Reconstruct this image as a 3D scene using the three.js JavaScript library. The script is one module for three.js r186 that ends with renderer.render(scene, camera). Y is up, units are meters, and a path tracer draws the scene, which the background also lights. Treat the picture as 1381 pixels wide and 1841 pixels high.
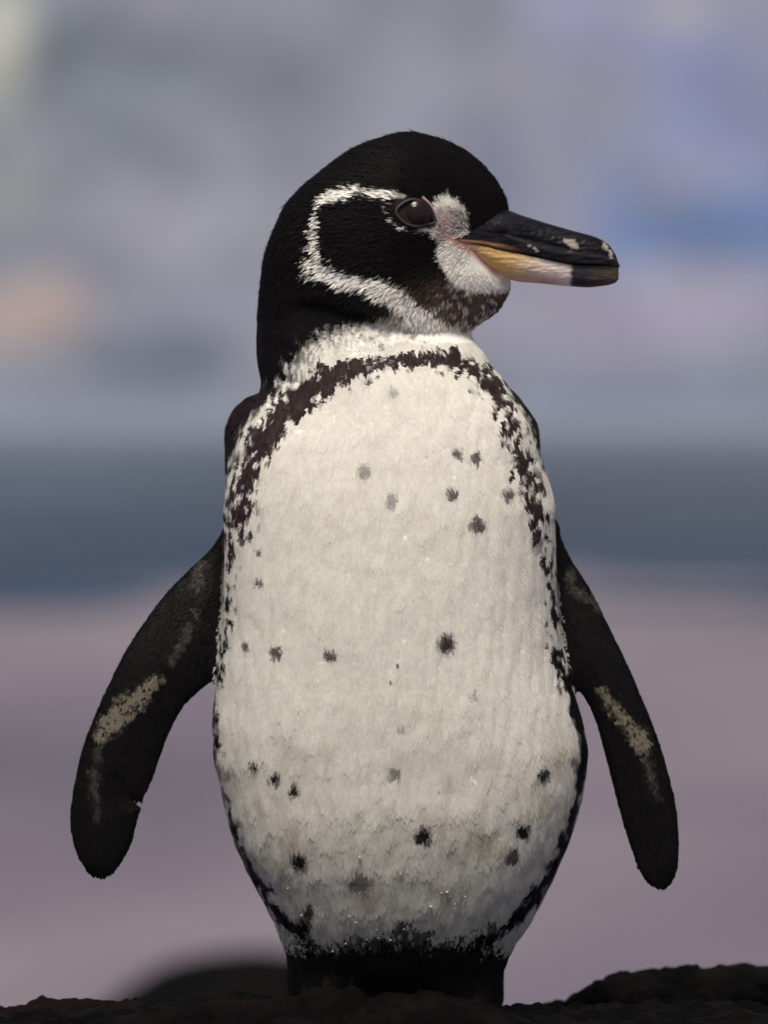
import * as THREE from 'three';
import { ImprovedNoise } from 'three/addons/math/ImprovedNoise.js';
import { mergeGeometries } from 'three/addons/utils/BufferGeometryUtils.js';

// ---------------------------------------------------------------- camera, sky, sun, exposure
const S = 0.00032;                                   // metres per unit of the penguin's own drawing grid
const X = (x) => (x - 690.5) * S, Y = (y) => (1800 - y) * S;
const scene = new THREE.Scene();
const DIST = 4.5, CAM_Y = Y(752);
const camera = new THREE.PerspectiveCamera(2 * Math.atan((1841 * S) / 2 / DIST) * 180 / Math.PI, 769 / 1024, 0.1, 6000);
camera.position.set(0, CAM_Y, DIST);
camera.lookAt(0, Y(920.5), 0);
camera.focus = 4.44;
camera.userData.fStop = 7.8;

const noise = new ImprovedNoise();
const n3 = (x, y, z) => noise.noise(x + 37.3, y + 11.7, z + 5.1);
const fbm = (x, y, z, o = 4) => { let s = 0, a = 0.5; for (let i = 0; i < o; i++) { s += a * n3(x, y, z + i * 9.7); x *= 2.03; y *= 2.03; z *= 2.03; a *= 0.5; } return s; };
const clamp = (x, a = 0, b = 1) => Math.min(b, Math.max(a, x));
const sst = (a, b, x) => { const t = clamp((x - a) / (b - a)); return t * t * (3 - 2 * t); };
const mix = (a, b, t) => a + (b - a) * t;
const mix3 = (a, b, t) => [mix(a[0], b[0], t), mix(a[1], b[1], t), mix(a[2], b[2], t)];
const lin = (r, g, b) => [r, g, b].map((c) => { c /= 255; return c <= 0.04045 ? c / 12.92 : Math.pow((c + 0.055) / 1.055, 2.4); });
function rand(seed) { let a = seed >>> 0; return () => { a |= 0; a = (a + 0x6d2b79f5) | 0; let t = Math.imul(a ^ (a >>> 15), 1 | a); t = (t + Math.imul(t ^ (t >>> 7), 61 | t)) ^ t; return ((t ^ (t >>> 14)) >>> 0) / 4294967296; }; }

// An overcast sea sky: grey air, lilac cloud banks, gaps of blue.
function skyTexture() {
  const W = 4096, H = 2048, data = new Float32Array(W * H * 4);
  const grey = lin(128, 132, 140), dim = lin(106, 112, 124), lilac = lin(142, 140, 155), blue = lin(92, 116, 158), pale = lin(164, 160, 154), rose = lin(172, 152, 146);
  // clouds over the sea ahead, and reflection patches painted in as soft cloud: bearing and height in degrees, half sizes, colour, strength
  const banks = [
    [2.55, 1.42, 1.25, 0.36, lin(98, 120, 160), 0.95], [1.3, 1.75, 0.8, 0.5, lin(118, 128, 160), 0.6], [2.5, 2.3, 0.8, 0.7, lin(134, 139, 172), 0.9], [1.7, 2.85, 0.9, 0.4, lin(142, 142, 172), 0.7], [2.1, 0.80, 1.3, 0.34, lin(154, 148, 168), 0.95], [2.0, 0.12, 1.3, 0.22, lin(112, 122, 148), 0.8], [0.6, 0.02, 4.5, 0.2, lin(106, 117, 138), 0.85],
    [-2.6, 0.76, 0.44, 0.36, lin(178, 157, 150), 0.95], [-2.85, 2.7, 0.30, 0.62, lin(186, 184, 172), 1.0], [-2.75, 1.65, 0.32, 0.34, lin(146, 148, 148), 0.8], [-1.9, 2.75, 0.8, 0.34, lin(108, 112, 124), 0.85], [-1.5, 0.42, 0.8, 0.22, lin(100, 108, 124), 0.85],  // rosy and pale patches at far left are reflections painted into the sky
    [-1.2, 1.5, 0.9, 0.5, lin(142, 142, 150), 0.7], [-1.0, 0.08, 0.8, 0.14, lin(126, 128, 142), 0.6], [0.2, 2.85, 0.9, 0.4, lin(128, 130, 140), 0.7], [2.1, 2.98, 0.24, 0.14, pale, 0.9],  // the small pale patch at upper right is a painted reflection too
  ];
  for (let j = 0; j < H; j++) {
    const el = ((j + 0.5) / H - 0.5) * Math.PI, ce = Math.cos(el), dy = Math.sin(el);
    for (let i = 0; i < W; i++) {
      const az = ((i + 0.5) / W - 0.5) * 2 * Math.PI, dx = Math.cos(az) * ce, dz = Math.sin(az) * ce;
      const k = 5;
      const c1 = fbm(dx * k, dy * k * 3.2, dz * k, 5), c2 = fbm(dx * k * 1.7 + 9, dy * k * 4 + 4, dz * k * 1.7, 4);
      let c = mix3(grey, lilac, sst(-0.05, 0.3, c1));
      c = mix3(c, dim, 0.7 * sst(0.02, 0.3, -c1));
      c = mix3(c, blue, 0.6 * sst(0.08, 0.34, c2));
      const b = Math.atan2(dx, -dz) * 180 / Math.PI, e = el * 180 / Math.PI;
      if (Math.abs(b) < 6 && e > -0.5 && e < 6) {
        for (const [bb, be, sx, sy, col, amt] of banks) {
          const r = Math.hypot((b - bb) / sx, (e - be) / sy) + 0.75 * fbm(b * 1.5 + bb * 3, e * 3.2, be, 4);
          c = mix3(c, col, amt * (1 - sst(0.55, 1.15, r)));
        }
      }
      if (Math.abs(b) < 6 && e > -0.5 && e < 6) { const q = fbm(b * 1.25 + 3, e * 1.9, 8, 5); c = c.map((v) => v * (1 + 0.62 * q)); c = mix3(c, lin(150, 146, 156), 0.7 * sst(0.06, 0.3, fbm(b * 1.1 + 11, e * 1.8, 3, 4))); }
      const o = (j * W + i) * 4;
      data[o] = c[0]; data[o + 1] = c[1]; data[o + 2] = c[2]; data[o + 3] = 1;
    }
  }
  const t = new THREE.DataTexture(data, W, H, THREE.RGBAFormat, THREE.FloatType);
  t.mapping = THREE.EquirectangularReflectionMapping; t.magFilter = THREE.LinearFilter; t.minFilter = THREE.LinearFilter; t.needsUpdate = true;
  return t;
}
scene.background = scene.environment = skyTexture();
scene.fog = new THREE.FogExp2(new THREE.Color(0.74, 0.82, 0.98), 0.0006);

const sun = new THREE.DirectionalLight(new THREE.Color(1.0, 0.945, 0.835), 3.7);
sun.position.set(-0.5, 4.9, 2.75);
sun.castShadow = true; sun.shadow.radius = 38;
Object.assign(sun.shadow.camera, { left: -2, right: 2, top: 2, bottom: -2, near: 0.1, far: 20 });
scene.add(sun);

const renderer = new THREE.WebGLRenderer({ antialias: true });
renderer.toneMapping = THREE.LinearToneMapping;
renderer.toneMappingExposure = 1.07;
renderer.shadowMap.enabled = true;

// ---------------------------------------------------------------- helpers
function tag(o, label, category, group, kind) { if (label) o.userData.label = label; if (category) o.userData.category = category; if (group) o.userData.group = group; if (kind) o.userData.kind = kind; return o; }
function add(name, geometry, material, parent = scene) { const m = new THREE.Mesh(geometry, material); m.name = name; m.castShadow = m.receiveShadow = true; parent.add(m); return m; }
function geo(pos, nor, col, index, uv) {
  const g = new THREE.BufferGeometry();
  g.setAttribute('position', new THREE.BufferAttribute(new Float32Array(pos), 3));
  if (nor) g.setAttribute('normal', new THREE.BufferAttribute(new Float32Array(nor), 3));
  if (col) g.setAttribute('color', new THREE.BufferAttribute(new Float32Array(col), 3));
  if (uv) g.setAttribute('uv', new THREE.BufferAttribute(new Float32Array(uv), 2));
  g.setIndex(new THREE.BufferAttribute(new Uint32Array(index), 1));
  if (!nor) g.computeVertexNormals();
  return g;
}
const smin = (a, b, k) => { const h = Math.max(k - Math.abs(a - b), 0) / k; return Math.min(a, b) - h * h * k * 0.25; };
const table = (rows) => (y, c) => { // monotone smooth lookup of column c in rows sorted by their first entry
  let i = 0; while (i < rows.length - 2 && y > rows[i + 1][0]) i++;
  const a = rows[Math.max(i - 1, 0)], p = rows[i], q = rows[i + 1], b = rows[Math.min(i + 2, rows.length - 1)];
  const h = q[0] - p[0], t = clamp((y - p[0]) / h), s = (q[c] - p[c]) / h;
  const lim = (s1, s2) => (s1 * s2 <= 0 ? 0 : 2 * s1 * s2 / (s1 + s2));
  const m0 = p === a ? s : lim((p[c] - a[c]) / (p[0] - a[0]), s), m1 = q === b ? s : lim(s, (b[c] - q[c]) / (b[0] - q[0]));
  const t2 = t * t, t3 = t2 * t;
  return (2 * t3 - 3 * t2 + 1) * p[c] + (t3 - 2 * t2 + t) * h * m0 + (-2 * t3 + 3 * t2) * q[c] + (t3 - t2) * h * m1;
};
function polyDistance(P) { // signed distance to a closed outline, negative inside
  const n = P.length;
  return (x, y) => {
    let d = 1e12, inside = false;
    for (let i = 0, j = n - 1; i < n; j = i++) {
      const ax = P[j][0], ay = P[j][1], ex = P[i][0] - ax, ey = P[i][1] - ay, wx = x - ax, wy = y - ay;
      const t = clamp((wx * ex + wy * ey) / (ex * ex + ey * ey)), qx = wx - ex * t, qy = wy - ey * t;
      d = Math.min(d, qx * qx + qy * qy);
      if (P[i][1] > y !== P[j][1] > y && x < ((P[j][0] - P[i][0]) * (y - P[i][1])) / (P[j][1] - P[i][1]) + P[i][0]) inside = !inside;
    }
    return (inside ? -1 : 1) * Math.sqrt(d);
  };
}
function strokeDistance(P) { // distance to a polyline of varying half width, negative inside
  return (x, y) => {
    let d = 1e9;
    for (let i = 0; i + 1 < P.length; i++) {
      const [ax, ay, aw] = P[i], [bx, by, bw] = P[i + 1], ex = bx - ax, ey = by - ay;
      const t = clamp(((x - ax) * ex + (y - ay) * ey) / (ex * ex + ey * ey));
      d = Math.min(d, Math.hypot(x - ax - ex * t, y - ay - ey * t) - mix(aw, bw, t));
    }
    return d;
  };
}
function closedCurve(pts, n) { // a smooth closed outline through the points
  const c = new THREE.CatmullRomCurve3(pts.map((p) => new THREE.Vector3(p[0], p[1], 0)), true, 'centripetal');
  return c.getSpacedPoints(n).slice(0, n).map((p) => [p.x, p.y]);
}
class Raster { // a planar field sampled once, read back by interpolation
  constructor(f, x0, y0, x1, y1, step) {
    Object.assign(this, { x0, y0, step, w: Math.ceil((x1 - x0) / step) + 2, h: Math.ceil((y1 - y0) / step) + 2 });
    this.d = new Float32Array(this.w * this.h);
    for (let j = 0; j < this.h; j++) for (let i = 0; i < this.w; i++) this.d[j * this.w + i] = f(x0 + i * step, y0 + j * step);
  }
  at(x, y) {
    const u = clamp((x - this.x0) / this.step, 0, this.w - 1.001), v = clamp((y - this.y0) / this.step, 0, this.h - 1.001), i = u | 0, j = v | 0, a = u - i, b = v - j, o = j * this.w + i, d = this.d;
    return mix(mix(d[o], d[o + 1], a), mix(d[o + this.w], d[o + this.w + 1], a), b);
  }
}
function surfaceNets(f, lo, hi, cell) { // a smooth skin round f < 0: positions and triangles
  const nx = Math.ceil((hi[0] - lo[0]) / cell) + 1, ny = Math.ceil((hi[1] - lo[1]) / cell) + 1, nz = Math.ceil((hi[2] - lo[2]) / cell) + 1;
  const v = new Float32Array(nx * ny * nz), at = new Int32Array(nx * ny * nz).fill(-1), P = [], T = [];
  for (let k = 0, o = 0; k < nz; k++) for (let j = 0; j < ny; j++) for (let i = 0; i < nx; i++, o++) v[o] = f(lo[0] + i * cell, lo[1] + j * cell, lo[2] + k * cell);
  const sx = 1, sy = nx, sz = nx * ny, corner = [0, sx, sy, sx + sy, sz, sx + sz, sy + sz, sx + sy + sz];
  const edges = [[0, 1], [0, 2], [0, 4], [1, 3], [1, 5], [2, 3], [2, 6], [3, 7], [4, 5], [4, 6], [5, 7], [6, 7]];
  for (let k = 0; k < nz - 1; k++) for (let j = 0; j < ny - 1; j++) for (let i = 0; i < nx - 1; i++) {
    const o = i + j * sy + k * sz; let m = 0;
    for (let c = 0; c < 8; c++) if (v[o + corner[c]] < 0) m |= 1 << c;
    if (m === 0 || m === 255) continue;
    let x = 0, y = 0, z = 0, n = 0;
    for (const [a, b] of edges) {
      if (((m >> a) & 1) === ((m >> b) & 1)) continue;
      const t = v[o + corner[a]] / (v[o + corner[a]] - v[o + corner[b]]);
      x += mix(a & 1, b & 1, t); y += mix((a >> 1) & 1, (b >> 1) & 1, t); z += mix((a >> 2) & 1, (b >> 2) & 1, t); n++;
    }
    at[o] = P.length / 3;
    P.push(lo[0] + (i + x / n) * cell, lo[1] + (j + y / n) * cell, lo[2] + (k + z / n) * cell);
  }
  const quad = (a, b, c, d, flip) => { if (a < 0 || b < 0 || c < 0 || d < 0) return; if (flip) T.push(a, c, b, b, c, d); else T.push(a, b, c, b, d, c); };
  for (let k = 1; k < nz - 1; k++) for (let j = 1; j < ny - 1; j++) for (let i = 1; i < nx - 1; i++) {
    const o = i + j * sy + k * sz, s = v[o] < 0;
    if (s !== v[o + sx] < 0) quad(at[o - sy - sz], at[o - sz], at[o - sy], at[o], !s);
    if (s !== v[o + sy] < 0) quad(at[o - sx - sz], at[o - sx], at[o - sz], at[o], !s);
    if (s !== v[o + sz] < 0) quad(at[o - sx - sy], at[o - sy], at[o - sx], at[o], !s);
  }
  return { P, T };
}
function relax(net, f, step, passes = 2) { // pulls the skin onto f = 0 and returns its normals
  const { P } = net, N = new Float32Array(P.length), e = step;
  for (let i = 0; i < P.length; i += 3) {
    for (let p = 0; p <= passes; p++) {
      const x = P[i], y = P[i + 1], z = P[i + 2];
      const gx = (f(x + e, y, z) - f(x - e, y, z)) / (2 * e), gy = (f(x, y + e, z) - f(x, y - e, z)) / (2 * e), gz = (f(x, y, z + e) - f(x, y, z - e)) / (2 * e), g2 = gx * gx + gy * gy + gz * gz + 1e-9;
      if (p < passes) { const d = clamp(f(x, y, z) / g2, -step * 0.6 / Math.sqrt(g2), step * 0.6 / Math.sqrt(g2)); P[i] -= gx * d; P[i + 1] -= gy * d; P[i + 2] -= gz * d; }
      else { const g = Math.sqrt(g2); N[i] = gx / g; N[i + 1] = gy / g; N[i + 2] = gz / g; }
    }
  }
  return N;
}

// ---------------------------------------------------------------- the ground: beach and sea
const BEACH_Y = CAM_Y - 3.0;
const SHORE = -150;
function sheet(x0, x1, zs, nx, height, colour) {
  const pos = [], col = [], idx = [];
  zs.forEach((z, j) => { for (let i = 0; i <= nx; i++) { const w = x0(z), x = mix(-w, w, i / nx); pos.push(x, height(x, z), z); col.push(...colour(x, z)); } });
  for (let j = 0; j + 1 < zs.length; j++) for (let i = 0; i < nx; i++) { const a = j * (nx + 1) + i, b = a + nx + 1; idx.push(a, a + 1, b, a + 1, b + 1, b); }
  return geo(pos, null, col, idx);
}
{
  const zs = []; for (let i = 0; i <= 150; i++) zs.push(12 - (12 - SHORE + 40) * Math.pow(i / 150, 1.25));
  const mauve = lin(103, 92, 107), pinkish = lin(126, 114, 122), wet = lin(84, 77, 90);
  add('beach', sheet((z) => 30 + Math.max(0, -z) * 1.2, 0, zs, 120,
    (x, z) => BEACH_Y + 0.14 * fbm(x * 0.13, 1, z * 0.07, 3) - 3 * sst(SHORE + 24, SHORE - 38, z + 100 * fbm(x * 0.13, 4, 1, 4)),
    (x, z) => { const a = fbm(x * 0.2, 3, z * 0.04, 4), w = fbm(x * 0.3 + 5, 6, z * 0.09, 3); let c = mix3(mauve, pinkish, sst(-0.02, 0.3, a)); c = mix3(c, wet, 0.9 * sst(0.02, 0.3, -a)); c = mix3(c, lin(146, 134, 138), 0.6 * sst(0.1, 0.35, w)); return mix3(c, pinkish, 0.6 * sst(-75, -110, z + 30 * w)); }),
    new THREE.MeshStandardMaterial({ vertexColors: true, roughness: 0.95 })).userData.kind = 'structure';
  const zw = []; for (let i = 0; i <= 900; i++) zw.push((SHORE + 34) * Math.pow(30, i / 900));
  const deep = lin(4, 26, 48), teal = lin(14, 42, 68);
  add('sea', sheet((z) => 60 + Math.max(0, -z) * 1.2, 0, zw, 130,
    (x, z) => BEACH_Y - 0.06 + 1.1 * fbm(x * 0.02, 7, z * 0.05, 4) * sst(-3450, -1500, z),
    (x, z) => { const a = fbm(x * 0.09, 2, z * 0.012, 4), f = fbm(x * 0.16 + 23, 5, z * 0.014, 4); return mix3(mix3(deep, teal, sst(-0.2, 0.25, a)), lin(112, 120, 132), 0.6 * sst(0.13, 0.38, f + 0.1 * sst(-4, -16, x))); }),  // paler towards the left: a reflection put into the water colour
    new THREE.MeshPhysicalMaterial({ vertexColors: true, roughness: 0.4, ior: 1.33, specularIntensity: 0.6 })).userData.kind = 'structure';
}

// ---------------------------------------------------------------- the rocks
function rockColour(x, y, z, k = 1) { // black lava with rusty and grey crust
  const a = fbm(x * 30, y * 30, z * 30, 4), b = fbm(x * 9 + 4, y * 9, z * 9, 3);
  let c = mix3(lin(20, 17, 16), lin(44, 36, 33), sst(-0.1, 0.35, a));
  c = mix3(c, lin(58, 40, 33), 0.6 * sst(0.05, 0.3, b));
  return c.map((v) => v * 0.2 * k);
}
const rockMat = new THREE.MeshPhysicalMaterial({ vertexColors: true, roughness: 0.7, specularIntensity: 0.07 });
function blobRock(name, blobs, cell, rough, label, category, dark = 1) { // blobs in metres: [x, y, z, radius, squash]
  const f = (x, y, z) => {
    let d = 1e3;
    for (const [bx, by, bz, r, q = 1] of blobs) d = smin(d, Math.hypot(x - bx, (y - by) / q, z - bz) - r, q > 1.2 ? r * 0.1 : Math.min(0.25, r * 0.7));
    return d - rough * (fbm(x * 0.35 / cell / 4, y * 0.35 / cell / 4, z * 0.35 / cell / 4, 4) + 0.35 * Math.abs(n3(x / cell / 5, y / cell / 5, z / cell / 5)));
  };
  const lo = [1e3, 1e3, 1e3], hi = [-1e3, -1e3, -1e3];
  for (const [bx, by, bz, r, q = 1] of blobs) [bx, by, bz].forEach((c, i) => { const e = r * (i === 1 ? Math.max(1, q) : 1) * 1.25 + 3 * cell; lo[i] = Math.min(lo[i], c - e); hi[i] = Math.max(hi[i], c + e); });
  const net = surfaceNets(f, lo, hi, cell), N = relax(net, f, cell * 0.5, 1), col = [];
  for (let i = 0; i < net.P.length; i += 3) col.push(...rockColour(net.P[i], net.P[i + 1], net.P[i + 2], dark));
  return tag(add(name, geo(net.P, N, col, net.T), rockMat), label, category);
}
const ledgeTop = (x, z) => { // the upper face of the ledge under the penguin
  const px = x / S + 690.5;
  let h = Y(1829) + 0.010 * fbm(x * 14, 3, z * 14, 5) + 0.006 * Math.abs(n3(x * 45, 8, z * 45)) + 0.0016 * n3(x * 210, 4, z * 210);
  h += 0.006 * Math.exp(-((px - 300) ** 2) / 60000 - ((z + 0.02) ** 2) / 0.004) + 0.008 * Math.exp(-((px - 790) ** 2) / 9000 - ((z - 0.08) ** 2) / 0.006) + 0.006 * Math.exp(-((px - 590) ** 2) / 7000 - ((z - 0.1) ** 2) / 0.006);
  h += 0.0065 * Math.exp(-(((z - 0.10) / 0.035) ** 2)) * (0.6 + 1.6 * n3(x * 9, 6, 2)) * sst(0.2, 0.12, Math.abs(x)) + 0.004 * (0.3 - Math.abs(n3(x * 60, 2, z * 60))) + 0.002 * n3(x * 120, 2, z * 120) - 0.003 * sst(0.25, 0.6, n3(x * 85, 9, z * 85));
  h += 0.002 - 0.55 * Math.max(0, -0.02 - z) * sst(-0.02, -0.12, z);
  return h;
};
{
  const nx = 600, nz = 280, pos = [], col = [], idx = [];
  for (let j = 0; j <= nz; j++) for (let i = 0; i <= nx; i++) {
    let x = mix(-0.55, 0.55, i / nx), z = mix(-0.3, 0.4, j / nz);
    const e = Math.max(Math.abs(x) / 0.55, Math.abs(z - 0.05) / 0.35), edge = sst(0.72, 1.0, e + 0.1 * fbm(x * 4, 2, z * 4, 3));
    const y = ledgeTop(x, z) - edge * 0.10 - Math.pow(sst(0.86, 1.0, e), 1.5) * 0.62;
    x *= 1 + 0.12 * sst(0.86, 1, e) + 0.03 * n3(y * 9, x * 5, z * 5) * sst(0.86, 1, e); z += (z - 0.05) * 0.2 * sst(0.86, 1, e);
    pos.push(x, y, z); col.push(...rockColour(x, y, z));
  }
  for (let j = 0; j < nz; j++) for (let i = 0; i < nx; i++) { const a = j * (nx + 1) + i, b = a + nx + 1; idx.push(a, b, a + 1, a + 1, b, b + 1); }
  tag(add('rock_ledge', geo(pos, null, col, idx), rockMat), 'flat dark lava rock along the bottom of the picture that the penguin stands on', 'rock');
}
{
  const z = -0.2, k = (DIST - z) / DIST, bx = (px) => X(px) * k, by = (py) => CAM_Y + (Y(py) - CAM_Y) * k;
  const blobs = [[1000, 1832, 26], [1045, 1822, 40], [1085, 1800, 42], [1122, 1792, 44], [1160, 1806, 50], [1205, 1790, 52], [1255, 1806, 50], [1300, 1798, 46], [1346, 1776, 44], [1400, 1790, 56], [1470, 1800, 70], [1250, 1850, 90], [1120, 1855, 70], [1400, 1860, 100], [1250, 1990, 150], [1100, 1960, 110], [1420, 2000, 160]]
    .map(([px, py, r], i) => [bx(px), by(py), z + ((i * 7) % 5 - 2) * 0.006 - (i > 10 ? 0.02 : 0), r * S * k, 1]);
  blobRock('lava_boulder', blobs, 0.0028, 0.010, 'lumpy dark brown lava boulder at right behind the penguin', 'boulder');
}
const shoreRock = (px, py, d, w, label) => { // blurred rocks lying on the beach behind, top at py, d metres from the camera
  const x = (X(px) * d) / DIST, top = CAM_Y + ((Y(py) - CAM_Y) * d) / DIST, z = DIST - d, hh = top - BEACH_Y, r = (w * S * d) / DIST;
  const blobs = [[0, 0, 0], [-0.75, 0.45, 0.78], [-0.4, 0.55, 0.93], [0, 0.6, 0.97], [0.4, 0.55, 1], [0.8, 0.5, 0.9]].map(([o, q, t], i) => (i ? [x + r * o, top - r * (q * 0.8 + (1 - t) * 1.2), z + 0.05 * (i % 2), r * q, 0.8] : [x, BEACH_Y, z, hh * 0.6, (hh - r * 0.4) / (hh * 0.6)]));
  blobRock('shore_rock', blobs, 0.075, r * 0.07, label, 'rock', 0.5);
};
shoreRock(432, 1712, 13, 180, 'blurred black rock on the beach behind the lower left of the penguin');

// ---------------------------------------------------------------- the penguin
// Shape, in the drawing grid (x right, y down, z towards its front): one field for trunk, neck, head, flippers, legs and feet.
const outline = table([ // y, left, right, front, back
  [240, 722, 752, 22, -2], [248, 690, 782, 52, -32], [256, 664, 806, 72, -50], [270, 632, 835, 94, -72], [290, 602, 862, 115, -93], [310, 576, 881, 128, -107], [335, 545, 900, 141, -120], [370, 514, 915, 151, -131], [400, 499, 918, 155, -136], [430, 486, 914, 157, -138], [470, 474, 914, 157, -140],
  [500, 470, 920, 156, -141], [525, 467, 916, 153, -142], [550, 465, 903, 150, -143], [568, 463, 884, 148, -144], [584, 462, 858, 147, -146], [600, 461, 846, 148, -149], [625, 461, 864, 155, -156], [650, 463, 880, 165, -164], [672, 467, 896, 175.5, -172], [690, 470, 911, 183.5, -180], [702, 468, 921, 188.5, -184], [720, 462, 936, 196.5, -190], [740, 451, 952, 205, -196],
  [765, 438, 965, 215.5, -202], [795, 425, 971, 229, -208], [830, 415, 977, 240, -213], [870, 407, 988, 250, -216], [920, 402, 997, 259, -218], [970, 403, 998, 265, -220], [1050, 403, 999, 271, -222], [1150, 398, 1009, 275, -224], [1200, 393, 1019, 276, -225], [1240, 388, 1031, 276, -226], [1300, 382, 1048, 275, -226], [1350, 383, 1057, 272, -224], [1400, 393, 1053, 267, -220],
  [1450, 404, 1043, 262, -212], [1500, 417, 1028, 250, -202], [1550, 437, 1008, 233, -188], [1600, 463, 984, 212, -170], [1650, 490, 957, 186, -148], [1690, 515, 930, 160, -126], [1720, 545, 900, 135, -104], [1745, 590, 850, 90, -70],
]);
const rows = { y0: 240, step: 2, L: [], R: [], F: [], B: [] };
for (let y = 240; y <= 1746; y += 2) { rows.L.push(outline(y, 1)); rows.R.push(outline(y, 2)); rows.F.push(outline(y, 3)); rows.B.push(outline(y, 4)); }
for (const [k, sig] of [['L', 3.5], ['R', 3.5], ['F', 12], ['B', 12]]) { // fair the lengthwise curves
  const A = rows[k], o = A.slice();
  for (let i = 0; i < A.length; i++) { const g = sig * sst(300, 420, 240 + 2 * i) * sst(1746, 1700, 240 + 2 * i); if (g < 0.4) continue; let t = 0, w = 0; for (let j = -30; j <= 30; j++) { const q = Math.exp(-0.5 * (j / g) ** 2); t += q * o[clamp(i + j, 0, A.length - 1)]; w += q; } A[i] = t / w; }
}
const row = (A, y) => { const u = clamp((y - 240) / 2, 0, A.length - 1.001), i = u | 0; return mix(A[i], A[i + 1], u - i); };
const jaw = (x) => 543 + 48 * sst(540, 830, x) + 6 * Math.sin(x * 0.02);
function trunk(x, y, z) {
  const yc = clamp(y, 241, 1744), l = row(rows.L, yc), r = row(rows.R, yc), zf = row(rows.F, yc), zb = row(rows.B, yc);
  const c = (l + r) / 2, hw = (r - l) / 2, cz = (zf + zb) / 2 - 0.0, t = (x - c) / hw, head = 1 - sst(540, 640, y);
  let hd = (zf - zb) / 2;
  if (z > cz && y > 480 && y < 730) hd -= 12 * sst(jaw(x) - 6, jaw(x) + 16, y) * (1 - sst(592, 700, y)) * sst(500, 580, x);
  const u = Math.abs(z - cz) / hd, body = sst(650, 800, y);
  const ea = t > 0 ? mix(2 + 0.3 * body, 1.45, head) : 2 + 0.3 * body, eb = t > 0 ? mix(2 + 0.2 * body, 1.1, head) : 2 + 0.2 * body;
  if (z > cz && y > 700) { const g = (a, b, c, e) => Math.exp(-(((x - a) / c) ** 2) - ((y - b) / e) ** 2); hd += 13 * g(505, 1430, 85, 110) + 11 * g(930, 1400, 80, 120) - 7 * g(716, 1430, 34, 230) + 9 * g(640, 900, 120, 150) + 6 * g(800, 930, 90, 130) - 5 * g(590, 1540, 26, 60) - 5 * g(862, 1290, 18, 110) + 4 * g(900, 1290, 20, 110); }
  const s = Math.pow(Math.pow(Math.abs(t), ea) + Math.pow(u, eb), 2 / (ea + eb));
  let d = (s - 1) * Math.min(hw, hd);
  if (y < yc) d = Math.max(d, yc - y); if (y > yc) d = Math.max(d, y - yc);
  return d;
}
const flipL = polyDistance(closedCurve([[425, 930], [405, 948], [380, 985], [340, 1025], [300, 1066], [262, 1115], [225, 1173], [196, 1230], [170, 1288], [150, 1342], [138, 1390], [130, 1432], [127, 1472], [132, 1510], [143, 1541], [159, 1565], [178, 1576], [196, 1571], [213, 1553], [229, 1527], [239, 1500], [246, 1470], [254, 1443], [264, 1418], [276, 1393], [291, 1347], [310, 1303], [332, 1266], [358, 1240], [382, 1220], [405, 1190], [425, 1140], [440, 1050]], 110));
const flipR = polyDistance(closedCurve([[985, 930], [1003, 938], [1010, 968], [1030, 1010], [1058, 1054], [1084, 1103], [1106, 1150], [1126, 1191], [1146, 1236], [1165, 1281], [1181, 1322], [1196, 1371], [1209, 1420], [1217, 1466], [1221, 1512], [1219, 1550], [1212, 1576], [1200, 1592], [1185, 1595], [1167, 1585], [1150, 1560], [1135, 1521], [1122, 1480], [1110, 1438], [1098, 1391], [1085, 1341], [1070, 1291], [1054, 1256], [1036, 1232], [1010, 1200], [985, 1150], [970, 1050]], 110));
const notch = polyDistance([[262, 1444], [250, 1438], [233, 1430], [247, 1448], [258, 1449]]);
const RL = new Raster((x, y) => Math.max(flipL(x, y), -notch(x, y)), 95, 880, 470, 1600, 2.5), RR = new Raster(flipR, 940, 880, 1250, 1620, 2.5);
function blade(R, x, y, z, side) { // a flipper: a curved lens, thick along its leading edge
  const d2 = R.at(x, y), k = sst(930, 1590, y);
  const t = 3.5 + 15 * Math.sqrt(clamp(-d2 / 70)) * mix(1.5, 0.8, k);
  const z0 = -28 + 30 * sst(960, 1250, y) + 14 * k;
  const a = d2, b = Math.abs(z - z0) - t, m = Math.min(Math.max(a, b), 0) + Math.hypot(Math.max(a, 0), Math.max(b, 0));
  return m;
}
const capsule = (x, y, z, a, b, ra, rb) => {
  const ex = b[0] - a[0], ey = b[1] - a[1], ez = b[2] - a[2], t = clamp(((x - a[0]) * ex + (y - a[1]) * ey + (z - a[2]) * ez) / (ex * ex + ey * ey + ez * ez));
  return Math.hypot(x - a[0] - ex * t, y - a[1] - ey * t, z - a[2] - ez * t) - mix(ra, rb, t);
};
const toes = [];
for (const [cx, out] of [[606, -1], [818, 1]]) for (const s of [-1, 0, 1]) toes.push([[cx, 1802, 20], [cx + s * 52 + out * 14, 1816, 168 - 26 * Math.abs(s)]]);
function legs(x, y, z) {
  let d = smin(capsule(x, y, z, [606, 1660, 10], [600, 1780, 8], 92, 82), capsule(x, y, z, [816, 1660, 10], [822, 1780, 8], 94, 82), 40);
  d = smin(d, capsule(x, y, z, [712, 1640, -90], [712, 1830, -150], 92, 60), 40);
  if (y > 1760) for (const [a, b] of toes) d = smin(d, capsule(x, y, z, a, b, 19, 13), 14);
  return d;
}
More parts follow.
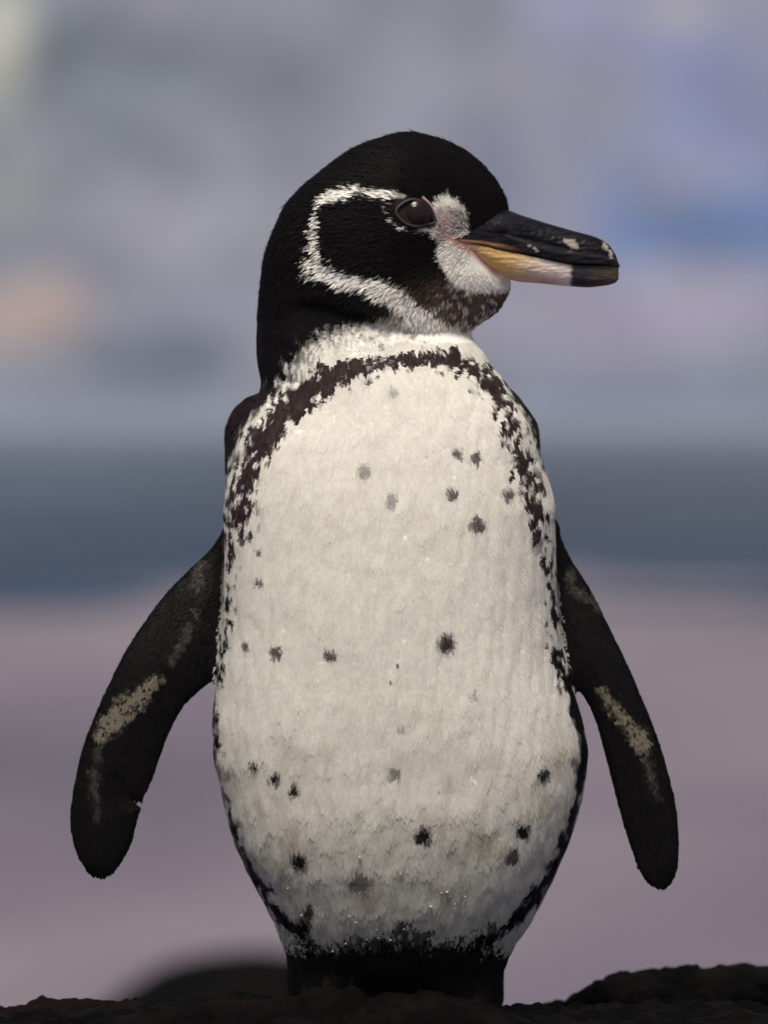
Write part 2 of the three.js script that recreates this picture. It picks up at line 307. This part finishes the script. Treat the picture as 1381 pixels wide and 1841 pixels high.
function penguin(x, y, z) {
  let d = trunk(x, y, z);
  if (y > 660 && y < 980 && x < 600) d = smin(d, capsule(x, y, z, [490, 790, -48], [492, 862, -48], 87, 88), 12);
  if (y > 1560) d = smin(d, legs(x, y, z), 36);
  if (y > 880 && y < 1620) { if (x < 470) d = smin(d, blade(RL, x, y, z, -1), 16); else if (x > 935) d = smin(d, blade(RR, x, y, z, 1), 16); }
  return d;
}
function regionOf(x, y, z) { // which part of the bird a point of its skin belongs to
  if (y > 890 && y < 1620) {
    const t = trunk(x, y, z);
    if (x < 470 && blade(RL, x, y, z) < t - 1) return 'flipL';
    if (x > 935 && blade(RR, x, y, z) < t - 1) return 'flipR';
  }
  if (y > 1718) return 'leg';
  return y < jaw(clamp(x, 540, 830)) + 25 * (1 - sst(480, 600, x)) ? 'head' : 'trunk';
}

// Plumage pattern: outlines of the dark and pale feather fields on the bird itself.
const field = (f) => { const r = new Raster(f, 90, 225, 1260, 1850, 4); return (x, y) => r.at(x, y); };
const crown = field(polyDistance([[430, 706], [430, 215], [960, 215], [960, 436], [850, 436], [842, 415], [838, 380], [824, 364], [802, 352], [786, 358], [772, 364], [748, 360], [724, 354], [690, 347], [662, 345], [640, 334], [610, 337], [585, 347], [567, 362], [562, 385], [558, 412], [555, 440], [547, 478], [556, 504], [594, 522], [652, 534], [692, 553], [716, 574], [664, 582], [612, 590], [572, 604], [543, 634], [524, 665], [508, 692], [480, 706]]));
const cheek = field(polyDistance([[572, 380], [590, 368], [622, 364], [640, 354], [655, 359], [690, 361], [722, 368], [724, 398], [735, 412], [760, 420], [775, 428], [786, 440], [778, 456], [784, 472], [796, 490], [806, 508], [826, 520], [862, 526], [900, 522], [925, 520], [925, 570], [880, 590], [840, 594], [804, 582], [772, 566], [748, 546], [724, 522], [692, 508], [660, 500], [625, 496], [596, 489], [579, 470], [571, 440], [568, 405]]));
const shoulderL = field(polyDistance([[370, 860], [370, 690], [482, 684], [512, 690], [492, 715], [466, 742], [446, 770], [426, 805], [411, 850]]));
const shoulderR = field(polyDistance([[885, 648], [905, 668], [935, 700], [1000, 750], [1000, 860], [974, 838], [963, 800], [946, 766], [926, 736], [906, 706]]));
const band = field(strokeDistance([[560, 1700, 10], [510, 1655, 13], [474, 1610, 14], [444, 1560, 14], [424, 1500, 11], [408, 1450, 8], [394, 1390, 7], [386, 1300, 9], [391, 1240, 12], [399, 1190, 10], [408, 1120, 5], [411, 1050, 6], [417, 990, 8], [426, 940, 11], [436, 890, 14], [452, 840, 19], [480, 790, 25], [515, 745, 30], [556, 706, 31], [602, 678, 25], [652, 664, 19], [690, 658, 15], [740, 649, 15], [790, 645, 17], [830, 656, 19], [865, 678, 21], [890, 712, 17], [906, 752, 15], [921, 792, 17], [935, 832, 21], [945, 872, 17], [956, 912, 13], [967, 948, 11], [981, 992, 7], [990, 1050, 6], [995, 1120, 6], [1002, 1180, 10], [1022, 1230, 15], [1040, 1290, 17], [1049, 1350, 14], [1043, 1420, 12], [1027, 1490, 14], [999, 1560, 16], [968, 1612, 15], [930, 1646, 13], [895, 1668, 15], [850, 1695, 16]]));
const lores = field(polyDistance([[790, 364], [802, 353], [818, 362], [829, 380], [838, 400], [836, 416], [806, 432], [790, 440], [778, 432], [786, 410], [784, 384]]));
const chinWhite = field(polyDistance([[786, 452], [802, 440], [840, 455], [874, 490], [930, 508], [918, 524], [872, 526], [838, 526], [818, 516], [806, 500], [794, 478]]));
const pinkGape = field(polyDistance([[800, 432], [826, 426], [862, 438], [886, 456], [900, 494], [884, 496], [866, 476], [842, 456], [812, 443]]));
const ringPale = field(strokeDistance([[664, 352, 6], [694, 352, 6], [728, 356, 2]]));
const ringLow = field(strokeDistance([[686, 372, 2], [692, 380, 3], [697, 394, 2.5], [700, 405, 2.5], [714, 413, 4], [736, 421, 3], [757, 418, 2]]));
const patchL = field(strokeDistance([[182, 1322, 12], [196, 1300, 20], [222, 1278, 22], [250, 1254, 17], [282, 1222, 8]]));
const patchR = field(strokeDistance([[1083, 1240, 6], [1096, 1262, 10], [1120, 1292, 11], [1146, 1322, 18], [1156, 1346, 12]]));
const smudges = field((x, y) => Math.min(strokeDistance([[352, 1100, 5], [336, 1140, 8], [308, 1190, 5]])(x, y), strokeDistance([[362, 1020, 9], [350, 1052, 9]])(x, y), strokeDistance([[176, 1350, 6], [168, 1400, 7], [174, 1470, 4]])(x, y), strokeDistance([[1022, 1030, 8], [1034, 1060, 10], [1078, 1092, 5]])(x, y), strokeDistance([[1164, 1370, 8], [1182, 1430, 5]])(x, y)));
const spots = [[655, 848, 14, 0.45], [704, 898, 12, 0.45], [708, 706, 11, 0.35], [820, 815, 12, 0.75], [853, 823, 12, 0.8], [810, 888, 14, 0.75], [911, 888, 12, 0.8], [857, 942, 15, 0.85], [468, 992, 8, 0.7], [468, 1045, 9, 0.7], [443, 1157, 8, 0.8], [497, 1168, 12, 0.8], [596, 1171, 14, 0.85], [802, 1153, 20, 0.9], [457, 1370, 11, 0.9], [497, 1391, 13, 0.95], [530, 1413, 13, 0.9], [708, 1380, 14, 0.6], [975, 1386, 15, 0.9], [762, 1491, 18, 0.95], [940, 1488, 16, 1], [921, 1529, 15, 0.8], [538, 1543, 21, 1], [645, 1580, 22, 0.6], [552, 1632, 16, 0.85], [848, 1242, 9, 0.35], [720, 1302, 8, 0.3], [668, 612, 6, 0.5], [742, 607, 7, 0.6], [686, 628, 8, 0.5], [540, 1664, 22, 1]];
const WHITE = lin(246, 241, 231), INK = lin(13, 10, 11), BROWNINK = lin(48, 37, 37), FLIP = lin(7, 6, 6), BROWN = lin(104, 87, 76), PINK = lin(216, 164, 150), TAN = lin(152, 141, 124);
const BILL = [870, 430];
function flow(x, y, reg) { // the lie of the feathers, in the drawing plane
  if (reg === 'flipL') { const k = sst(960, 1500, y); return [mix(-0.62, -0.05, k), mix(0.78, 1, k)]; }
  if (reg === 'flipR') { const k = sst(960, 1500, y); return [mix(0.5, 0.12, k), mix(0.85, 1, k)]; }
  const r = [x - BILL[0], y - BILL[1] + 10], l = Math.hypot(r[0], r[1]) + 1, k = sst(500, 640, y) + (1 - sst(470, 600, x)) * sst(330, 520, y) * 0.8;
  const h = [r[0] / l, r[1] / l + 0.15 * sst(60, 300, l)], kk = clamp(k), side = 0.16 * (x - 710) / 300;
  return [mix(h[0], side, kk), mix(h[1], 1, kk)];
}
const EYE = [745, 387];
const eyeHole = (x, y) => Math.hypot((x - EYE[0] - 0.25 * (y - EYE[1])) / 34, (y - EYE[1] - 0.16 * (x - EYE[0])) / 27);
function plumage(x, y, z, reg) {
  const [fx, fy] = flow(x, y, reg), al = x * fx + y * fy, ac = x * fy - y * fx;
  const st = n3(ac / 5.5, al / 26, z / 60), rg = n3(x / 11, y / 17, z / 30), rg2 = n3(x / 26 + 7, y / 34, z / 40);
  if (reg === 'flipL' || reg === 'flipR') {
    let c = mix3(FLIP, lin(15, 12, 11), 0.5 + 0.5 * rg2);
    const p = Math.min(patchL(x, y), patchR(x, y)) + 9 * rg + 10 * st, q = smudges(x, y) + 8 * rg;
    const freckle = sst(0.18, 0.4, n3(ac / 5, al / 9, 2.2));
    c = mix3(c, TAN, 0.5 * sst(6, -9, p) * (1 - 0.9 * freckle));
    return mix3(c, lin(92, 84, 78), 0.28 * sst(6, -6, q + 10 * st));
  }
  if (reg === 'leg') return mix3(lin(14, 12, 11), lin(34, 29, 26), sst(0, 0.4, rg2 + 0.4 * rg));
  let black = 0, ink = INK;
  const arm = sst(900, 940, y) * sst(1240, 1200, y) * 55, back = sst(-20 + arm, -60 + arm, z) * sst(560, 640, y);
  const nape = (1 - sst(500, 620, x)) * sst(400, 470, y);
  const cw = crown(x, y) - 4 + st * mix(10, 26, sst(0.2, 1, (1 - sst(540, 600, x)) * sst(380, 430, y))) + rg * 10 + nape * 12 * rg;
  black = Math.max(black, y < 720 ? sst(mix(5, 14, sst(540, 600, y)), mix(-5, -14, sst(540, 600, y)), cw) : 0);
  if (y < 620) {
    const ck = sst(5, -5, cheek(x, y) - 3 + st * 12 + rg * 7);
    if (ck > black) { black = ck; }
    ink = mix3(INK, BROWN, 0.9 * sst(470, 560, y + 0.25 * (x - 800)) * sst(650, 800, x) * (0.75 + 0.5 * rg2));
    black *= 1 - 0.5 * sst(0.1, 0.4, n3(x / 13, y / 10, 2.6) + 0.4 * st) * sst(506, 530, y) * sst(760, 800, x);
    black *= 1 - 0.95 * sst(3, -5, lores(x, y) + st * 12); black *= 1 - sst(3, -5, chinWhite(x, y) + st * 13 + rg * 6);
    black = Math.max(black, sst(1.5, 1.3, eyeHole(x, y)) * sst(776, 764, x + 0.5 * (y - 387)));
    black *= 1 - 0.9 * sst(2, -3, Math.min(ringPale(x, y), ringLow(x, y) + 1 + 5 * Math.max(0, rg)) + st * 4 + 3 * rg);
  }
  if (y > 556 && y < 705 && x > 490) { const fr = 0.75 * sst(60, 2, crown(x, y)) * sst(-0.02, 0.3, n3(x / 6, y / 11, 6.1)); if (fr > black) { black = fr; ink = lin(58, 50, 50); } }
  if (y > 590) {
    const b = band(x, y) + 3 + mix(20, 9, sst(1150, 1300, y)) * rg + mix(13, 8, sst(1150, 1300, y)) * st + 13 * rg2 + mix(13, 5, sst(1150, 1300, y)) * n3(x / 8 + 1, y / 9, 3.3) + 12 * sst(560, 660, x) * (1 - sst(800, 860, x)) * n3(x / 18 + 3, y / 12, 1.7), bb = sst(5, -5, b);
    if (bb > black) { black = bb; ink = mix3(BROWNINK, INK, sst(900, 1250, y)); }
    const sh = sst(6, -6, Math.min(shoulderL(x, y), shoulderR(x, y)) + 14 * st + 10 * rg);
    if (sh > black) { black = sh; ink = mix3(INK, BROWNINK, 0.5); }
    const zone = Math.max(sst(46, 30, Math.abs(x - 428)) * sst(780, 840, y) * (1 - sst(960, 1010, y)), sst(36, 22, Math.abs(x - 982)) * sst(820, 870, y) * (1 - sst(960, 1010, y)));
    const fr = zone * sst(0.1, 0.3, n3(x / 9, y / 20, 4.4));
    if (fr > black) { black = fr; ink = BROWNINK; }
    for (const [sx, sy, r, k] of spots) {
      const dx = x - sx, dy = y - sy; if (Math.abs(dx) > r * 1.6 || Math.abs(dy) > r * 1.8) continue;
      const q = Math.hypot(dx / r, (dy < 0 ? dy * 0.75 : dy * 1.15) / r) + 0.22 * st + 0.14 * n3(x / 5, y / 12, 9) - 0.15 * dy / r;
      const a = Math.min(1, k * 1.1) * sst(1.15, 0.5, q);
      if (a > black) { black = a; ink = mix3(BROWNINK, INK, 0.55 * sst(1000, 1500, y)); }
    }
    const bellyShade = 0.9 * sst(0.8, 0.66, Math.hypot((x - 725) / 190, (y - 1735) / 88) + 0.4 * rg + 0.5 * st);  // shade beneath the belly, painted as speckled dark feathers
    if (bellyShade > black) { black = bellyShade; ink = lin(30, 27, 22); }
    const hem = sst(1704, 1712, y + 18 * rg + 14 * st + 14 * rg2 + 14 * sst(200, 60, Math.abs(x - 715)));
    if (hem > black) { black = hem; ink = lin(24, 22, 20); }
  }
  black = Math.max(black, back);
  let w = WHITE;
  if (y > 560) { const lowerTint = sst(0.0, 0.4, fbm(x / 70, y / 90, 3, 3)) * sst(1150, 1500, y); w = mix3(w, lin(196, 180, 158), 0.55 * lowerTint + 0.12 * sst(0.1, 0.5, rg2)); }  // blotchy beige, stronger towards the bottom of the belly
  else { w = mix3(w, lin(186, 172, 166), 0.4 * sst(0.0, 0.4, rg)); w = mix3(w, lin(98, 84, 80), sst(-3, 3, -lores(x, y)) * sst(368, 386, y) * (0.5 + 0.5 * sst(-0.1, 0.2, st))); if (y < 470 && x > 760) w = mix3(w, lin(206, 176, 170), 0.45 * sst(18, 0, Math.hypot(x - 792, (y - 408) * 0.7) - 14)); }
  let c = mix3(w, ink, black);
  if (reg === 'head') c = mix3(c, lin(44, 33, 32), sst(1.1, 0.95, eyeHole(x, y)));
  if (reg === 'head') c = mix3(c, PINK, 0.9 * sst(4, -4, pinkGape(x, y)));
  return c;
}

const bird = new THREE.Group(); bird.name = 'penguin'; scene.add(bird);
tag(bird, 'black and white penguin standing upright on dark rock with its head turned to the right', 'penguin');
bird.position.set(X(705), Y(1815), 0);
const W3 = (x, y, z) => [X(x) - X(705), Y(y) - Y(1815), z * S]; // drawing grid to the penguin's own metres
const coat = new THREE.MeshPhysicalMaterial({ vertexColors: true, roughness: 0.65, specularIntensity: 0.12 });
const sleek = new THREE.MeshPhysicalMaterial({ vertexColors: true, roughness: 0.42, specularIntensity: 0.2 });
const down = new THREE.MeshPhysicalMaterial({ vertexColors: true, roughness: 0.95, specularIntensity: 0.3, transmission: 0.35 });
const net = surfaceNets(penguin, [105, 228, -270], [1245, 1850, 310], 6);
const NRM = relax(net, penguin, 2.4, 2);
{ // soft unevenness of a coat of down
  const P = net.P;
  for (let i = 0; i < P.length; i += 3) {
    const r = mix(0.3, 1, sst(590, 760, P[i + 1]) * sst(375, 430, P[i]) * sst(1040, 985, P[i])), d = r * (1.7 * fbm(P[i] / 46, P[i + 1] / 60, P[i + 2] / 46, 3) + 1.5 * n3(P[i] / 15, P[i + 1] / 60, P[i + 2] / 40) + 2.4 * n3(P[i] / 120, P[i + 1] / 150, P[i + 2] / 120));
    P[i] += NRM[i] * d; P[i + 1] += NRM[i + 1] * d; P[i + 2] += NRM[i + 2] * d;
  }
}
const skinRegion = [];
{
  const pos = [], nor = [], col = [];
  for (let i = 0; i < net.P.length; i += 3) {
    const x = net.P[i], y = net.P[i + 1], z = net.P[i + 2], reg = regionOf(x, y, z);
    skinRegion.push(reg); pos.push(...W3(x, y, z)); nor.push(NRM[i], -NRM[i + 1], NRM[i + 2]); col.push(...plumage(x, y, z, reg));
  }
  const idx = []; for (let i = 0; i < net.T.length; i += 3) idx.push(net.T[i], net.T[i + 2], net.T[i + 1]);
  // face direction check against the field's own normals
  const a = idx[0] * 3, b = idx[1] * 3, c = idx[2] * 3, u = [0, 1, 2].map((k) => pos[b + k] - pos[a + k]), v = [0, 1, 2].map((k) => pos[c + k] - pos[a + k]);
  const cr = [u[1] * v[2] - u[2] * v[1], u[2] * v[0] - u[0] * v[2], u[0] * v[1] - u[1] * v[0]];
  if (cr[0] * nor[a] + cr[1] * nor[a + 1] + cr[2] * nor[a + 2] < 0) for (let i = 0; i < idx.length; i += 3) [idx[i + 1], idx[i + 2]] = [idx[i + 2], idx[i + 1]];
  const g = geo(pos, null, col, idx);
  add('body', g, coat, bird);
  net.smooth = g.attributes.normal.array; net.idx = idx;
}

// The feathers: short overlapping blades, each with the colour of its root.
const coats = { head: { p: [], n: [], c: [], t: [] }, trunk: { p: [], n: [], c: [], t: [] }, flipL: { p: [], n: [], c: [], t: [] }, flipR: { p: [], n: [], c: [], t: [] }, leg: { p: [], n: [], c: [], t: [] }, mantle: { p: [], n: [], c: [], t: [] } };
{
  const R = rand(4711), P = net.P, N = net.smooth, T = net.idx;
  const kinds = { head: { len: 17, w: 3.6, lift: 0.10, per: 9 }, trunk: { len: 22, w: 6.5, lift: 0.007, per: 12 }, flipL: { len: 11, w: 5, lift: 0.06, per: 16 }, flipR: { len: 11, w: 5, lift: 0.06, per: 16 }, leg: { len: 20, w: 4.5, lift: 0.16, per: 14 } };
  for (let i = 0; i < T.length; i += 3) {
    const a = T[i], b = T[i + 1], c = T[i + 2], reg = skinRegion[a], k = kinds[reg];
    if (!k) continue;
    const A = [P[a * 3], P[a * 3 + 1], P[a * 3 + 2]], u = [P[b * 3] - A[0], P[b * 3 + 1] - A[1], P[b * 3 + 2] - A[2]], v = [P[c * 3] - A[0], P[c * 3 + 1] - A[1], P[c * 3 + 2] - A[2]];
    const area = 0.5 * Math.hypot(u[1] * v[2] - u[2] * v[1], u[2] * v[0] - u[0] * v[2], u[0] * v[1] - u[1] * v[0]);
    const nz = N[a * 3 + 2], sparse = nz < -0.35 ? 2.6 : 1;
    let count = area / k.per / sparse; count = Math.floor(count + R());
    for (let q = 0; q < count; q++) {
      let s = R(), t = R(); if (s + t > 1) { s = 1 - s; t = 1 - t; }
      const x = A[0] + u[0] * s + v[0] * t, y = A[1] + u[1] * s + v[1] * t, z = A[2] + u[2] * s + v[2] * t;
      if (z > 0 && eyeHole(x, y) < 1.12) continue;
      if (reg === 'head' && x > 846 && y > 386 - 0.12 * (x - 846) && y < 470 + 0.6 * (x - 846) && y < 500) continue;
      // normal in the drawing grid (y down)
      let n = [0, 1, 2].map((j) => mix(mix(N[a * 3 + j], N[b * 3 + j], s), N[c * 3 + j], t)); n[1] = -n[1];
      const nl = Math.hypot(...n); n = n.map((m) => m / nl);
      const f = flow(x, y, reg), jit = (R() - 0.5) * (reg === 'trunk' ? 0.32 : 0.5);
      let d = [f[0] + jit * f[1], f[1] - jit * f[0], 0.0]; const dn = d[0] * n[0] + d[1] * n[1] + d[2] * n[2]; d = d.map((m, j) => m - dn * n[j]); const dl = Math.hypot(...d) || 1; d = d.map((m) => m / dl);
      const e = [n[1] * d[2] - n[2] * d[1], n[2] * d[0] - n[0] * d[2], n[0] * d[1] - n[1] * d[0]];
      const near = sst(60, 220, Math.hypot(x - BILL[0], y - BILL[1])), size = (reg === 'head' ? mix(0.55, 1, near) : 1) * (0.75 + 0.5 * R()), L = k.len * size, w = k.w * size, lift = k.lift * (0.4 + 1.3 * R()) * (reg === 'head' && R() < 0.05 ? 2.6 : 1) + (reg === 'trunk' ? 0.015 * n3(x / 30, y / 40, z / 30) : 0);
      const ja = (R() - 0.5) * (reg === 'trunk' ? mix(6, 30, sst(1630, 1690, y)) : 4), jc = (R() - 0.5) * (reg === 'trunk' ? mix(4, 14, sst(1610, 1690, y)) : 3), sx = x + f[0] * (L * 0.5 + ja) + f[1] * jc, sy = y + f[1] * (L * 0.5 + ja) - f[0] * jc;
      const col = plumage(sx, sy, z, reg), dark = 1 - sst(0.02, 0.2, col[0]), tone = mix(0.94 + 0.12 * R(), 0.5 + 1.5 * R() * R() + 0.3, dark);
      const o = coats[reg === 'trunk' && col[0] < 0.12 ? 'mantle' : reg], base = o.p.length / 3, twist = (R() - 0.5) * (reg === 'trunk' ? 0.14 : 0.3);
      const put = (along, across, up, ncross, shade) => {
        const p = [x + d[0] * along + e[0] * across + n[0] * up, y + d[1] * along + e[1] * across + n[1] * up, z + d[2] * along + e[2] * across + n[2] * up];
        let m = [0, 1, 2].map((j) => n[j] + e[j] * (ncross + twist) - d[j] * lift * 0.6); const ml = Math.hypot(...m);
        o.p.push(...W3(p[0], p[1], p[2])); o.n.push(m[0] / ml, -m[1] / ml, m[2] / ml); o.c.push(col[0] * tone, col[1] * tone, col[2] * tone);
      };
      put(-L * 0.1, -w * 0.25, -0.6, -0.1); put(-L * 0.1, w * 0.25, -0.6, 0.1);
      put(L * 0.45, -w * 0.5, L * lift * 0.55 + 0.3, -0.25); put(L * 0.45, w * 0.5, L * lift * 0.55 + 0.3, 0.25);
      put(L * 0.9, (R() - 0.5) * w * 0.4, L * lift, 0);
      o.t.push(base, base + 1, base + 2, base + 1, base + 3, base + 2, base + 2, base + 3, base + 4);
    }
  }
  for (const [reg, name] of [['head', 'head_plumage'], ['trunk', 'body_plumage'], ['flipL', 'flipper_plumage'], ['flipR', 'flipper_plumage'], ['leg', 'leg_plumage'], ['mantle', 'dark_plumage']]) {
    const o = coats[reg]; add(name, geo(o.p, o.n, o.c, o.t), reg === 'trunk' ? down : reg.startsWith('flip') ? sleek : coat, bird).userData.kind = 'stuff';
    console.log(name, o.t.length / 3);
  }
}

// Bill: two horny halves, lofted along their length.
function loft(upper, top, bottom, width, x0, x1, colour, n = 150, m = 112) {
  const T = table(top), B = table(bottom), Wd = table(width), pos = [], col = [], idx = [];
  for (let i = 0; i <= n; i++) {
    const x = mix(x0, x1, 1 - Math.pow(1 - i / n, 1.3)), yt = T(x, 1), yb = B(x, 1), w = Wd(x, 1);
    for (let j = 0; j < m; j++) {
      const h = m / 2, q = j <= h ? j / h : 2 - j / h, side = j <= h ? 1 : -1, v = (1 - Math.cos(q * Math.PI)) / 2;
      let k = upper ? Math.pow(1 - Math.pow(1 - v, 2.3), 1 / 2.3) * Math.sqrt(Math.max(0, 1 - Math.pow(Math.max(0, v - 0.9) / 0.1, 2))) : 0.93 * Math.sqrt(Math.max(0, 1 - Math.pow(v, 2.6))) * Math.sqrt(Math.max(0, 1 - Math.pow(Math.max(0, 0.06 - v) / 0.06, 2)));
      const y = mix(yt, yb, v), gy = 424 + 0.2 * (x - 900) + 2 * Math.sin(x / 40), dent = (upper ? 3.2 * Math.exp(-(((y - gy) / 3.5) ** 2)) * sst(858, 880, x) * (1 - sst(1010, 1050, x)) + 4 * Math.exp(-(((y - 421) / 4) ** 2) - ((x - 905) / 14) ** 2) : 0) + 0.9 * n3(x / 22, y / 5, 2) + 0.6 * n3(x / 7, y / 7, 6);
      const z = 8 + side * (k * w - dent * Math.min(1, k * 1.5));
      pos.push(...W3(x, y, z)); col.push(...colour(x, y, z, v));
    }
  }
  for (let i = 0; i < n; i++) for (let j = 0; j < m; j++) { const a = i * m + j, b = i * m + (j + 1) % m, c = a + m, d = b + m; idx.push(a, b, c, b, d, c); }
  const cap = pos.length / 3; pos.push(...W3(x1, (T(x1, 1) + B(x1, 1)) / 2, 8)); col.push(...colour(x1, T(x1, 1), 8, 0.5));
  for (let j = 0; j < m; j++) idx.push(n * m + j, n * m + (j + 1) % m, cap);
  return geo(pos, null, col, idx);
}
const horn = new THREE.MeshPhysicalMaterial({ vertexColors: true, roughness: 0.33, specularIntensity: 0.4 });
const mouth = [[800, 436], [858, 442], [915, 454], [962, 463], [1001, 472], [1027, 477], [1060, 479], [1114, 479]];
const chips = [strokeDistance([[1014, 432, 3], [1026, 438, 7], [1036, 446, 4]]), strokeDistance([[1086, 438, 3], [1089, 446, 4]]), strokeDistance([[1095, 452, 3], [1099, 462, 4]]), strokeDistance([[950, 442, 1], [966, 452, 2]])];
add('upper_bill', loft(true, [[800, 408], [835, 392], [870, 384], [905, 377], [940, 388], [985, 402], [1030, 415], [1070, 426], [1092, 438], [1106, 456], [1113, 474], [1115, 478]], mouth.map(([x, y]) => [x, y + 1.5]), [[800, 104], [835, 82], [870, 65], [900, 54], [950, 43], [1000, 36], [1050, 30], [1090, 22], [1106, 14], [1113, 7], [1115, 3]], 815, 1114.5,
  (x, y, z, v) => {
    const k = n3(x / 26, y / 7, z / 30), groove = sst(5, 1, Math.abs(y - (426 + 0.22 * (x - 900) + 4 * Math.sin(x / 30))));
    let c = mix3(lin(10, 9, 13), lin(27, 24, 28), sst(-0.1, 0.4, k)); c = mix3(c, lin(66, 60, 62), 0.35 * groove * sst(900, 940, x));
    const ch = Math.min(...chips.map((f) => f(x, y))) + 4 * n3(x / 6, y / 6, 1); c = mix3(c, lin(160, 146, 138), 0.9 * sst(2, -2, ch));
    const gape = sst(0.80, 0.95, v) * (1 - sst(880, 950, x)); c = mix3(c, lin(190, 140, 108), gape);
    return c;
  }), horn, bird);
add('lower_bill', loft(false, mouth.map(([x, y]) => [x, y - 2]), [[800, 460], [840, 470], [892, 494], [936, 507], [962, 509], [1025, 515], [1056, 517], [1087, 514], [1106, 509], [1114, 500]], [[800, 102], [840, 80], [870, 66], [900, 53], [950, 41], [1000, 32], [1050, 26], [1090, 18], [1106, 11], [1114, 4]], 806, 1112.5,
  (x, y, z, v) => {
    const k = n3(x / 18, y / 10, z / 30);
    let c = mix3(lin(222, 168, 150), lin(232, 190, 122), sst(846, 884, x - 0.3 * (y - 470))); c = mix3(c, lin(234, 218, 209), sst(895, 1000, x + 26 * k + 0.5 * (y - 480)));
    c = mix3(c, lin(176, 110, 92), 0.5 * sst(0.62, 1, v) * sst(880, 930, x) * (1 - sst(990, 1020, x)) + 0.25 * sst(0.1, 0.5, k) * (1 - sst(960, 1000, x)));
    c = mix3(c, mix3(lin(58, 54, 62), lin(86, 78, 66), sst(1040, 1100, x)), sst(1021, 1030, x + 3 * k));
    return mix3(c, lin(40, 30, 30), 0.8 * sst(0.1, 0.0, v));
  }), horn, bird);

// Eye: a dark ball in an almond of bare skin.
{
  let zs = 0; for (let z = 60; z < 220; z += 0.5) if (penguin(EYE[0], EYE[1], z) < 0) zs = z;
  const r = 35;
  const skinAt = (x, y) => { let q = 0; for (let z = 60; z < 220; z += 0.5) if (penguin(x, y, z) < 0) q = z; return q; };
  const eye = add('eye', new THREE.SphereGeometry(r * S, 48, 32), new THREE.MeshPhysicalMaterial({ color: new THREE.Color(...lin(34, 19, 16)), roughness: 0.25, specularIntensity: 0.6 }), bird);
  eye.position.set(...W3(EYE[0] + 1, EYE[1], zs - r + 9));
  const pupil = add('pupil', new THREE.SphereGeometry(14.5 * S, 32, 16, 0, Math.PI * 2, 0, Math.PI / 2), new THREE.MeshPhysicalMaterial({ color: new THREE.Color(...lin(22, 13, 12)), roughness: 0.22 }), eye);
  pupil.rotation.x = Math.PI / 2; pupil.scale.set(1, 0.28, 1); pupil.position.set(0, 0, 31.9 * S);
  const lidPath = (k) => { const pts = [[710, 383], [722, 369], [742, 361.5], [760, 367], [772, 381], [783, 404], [768, 408], [748, 412], [730, 408], [716, 397]]; return new THREE.CatmullRomCurve3(pts.map(([x, y]) => { const X0 = EYE[0] + 2 + (x - EYE[0] - 2) * k, Y0 = EYE[1] + (y - EYE[1]) * k; return new THREE.Vector3(...W3(X0, Y0, skinAt(X0, Y0) + 2.5)); }), true); };
  const lid = add('eyelid', new THREE.TubeGeometry(lidPath(0.94), 90, 2.8 * S, 10, true), new THREE.MeshStandardMaterial({ color: new THREE.Color(...lin(46, 38, 38)), roughness: 0.6 }), bird);
  const rim = new THREE.TubeGeometry(new THREE.CatmullRomCurve3([[758, 358], [772, 372], [782, 388], [789, 406]].map(([x, y]) => new THREE.Vector3(...W3(x, y, skinAt(x, y) + 2)))), 30, 3.2 * S, 8);
  add('eyelid_fold', rim, new THREE.MeshStandardMaterial({ color: new THREE.Color(...lin(168, 144, 146)), roughness: 0.7 }), bird);
}
// Claws on the toes and sand caught in the belly feathers.
const clawMat = new THREE.MeshStandardMaterial({ color: new THREE.Color(...lin(60, 54, 50)), roughness: 0.5 });
for (const [, b] of toes) { const c = add('claw', new THREE.ConeGeometry(8 * S, 34 * S, 10), clawMat, bird); c.position.set(...W3(b[0], b[1] + 2, b[2] + 20)); c.rotation.x = Math.PI / 2 + 0.25; }
{
  const R = rand(77), parts = [], g0 = new THREE.IcosahedronGeometry(1, 1), P = net.P, N = net.smooth;
  let tries = 0;
  while (parts.length < 45 && tries++ < 200000) {
    const i = Math.floor(R() * P.length / 3), x = P[i * 3], y = P[i * 3 + 1], z = P[i * 3 + 2];
    if (z < 60 || y < 1180 || y > 1702 || x < 470 || x > 950) continue;
    if (R() > 0.06 + 0.94 * sst(1450, 1700, y) * Math.exp(-(((x - 700) / 190) ** 2))) continue;
    const g = g0.clone(), s = (1.1 + 2 * R() * R()) * S; g.scale(s, s * (0.7 + 0.5 * R()), s * 0.8);
    const w = W3(x + N[i * 3] * 3, y - N[i * 3 + 1] * 3, z + N[i * 3 + 2] * 3.4); g.translate(...w); parts.push(g);
  }
  add('sand_grains', mergeGeometries(parts), new THREE.MeshStandardMaterial({ color: new THREE.Color(...lin(190, 180, 164)), roughness: 0.95 }), bird).userData.kind = 'stuff';
}
renderer.render(scene, camera);
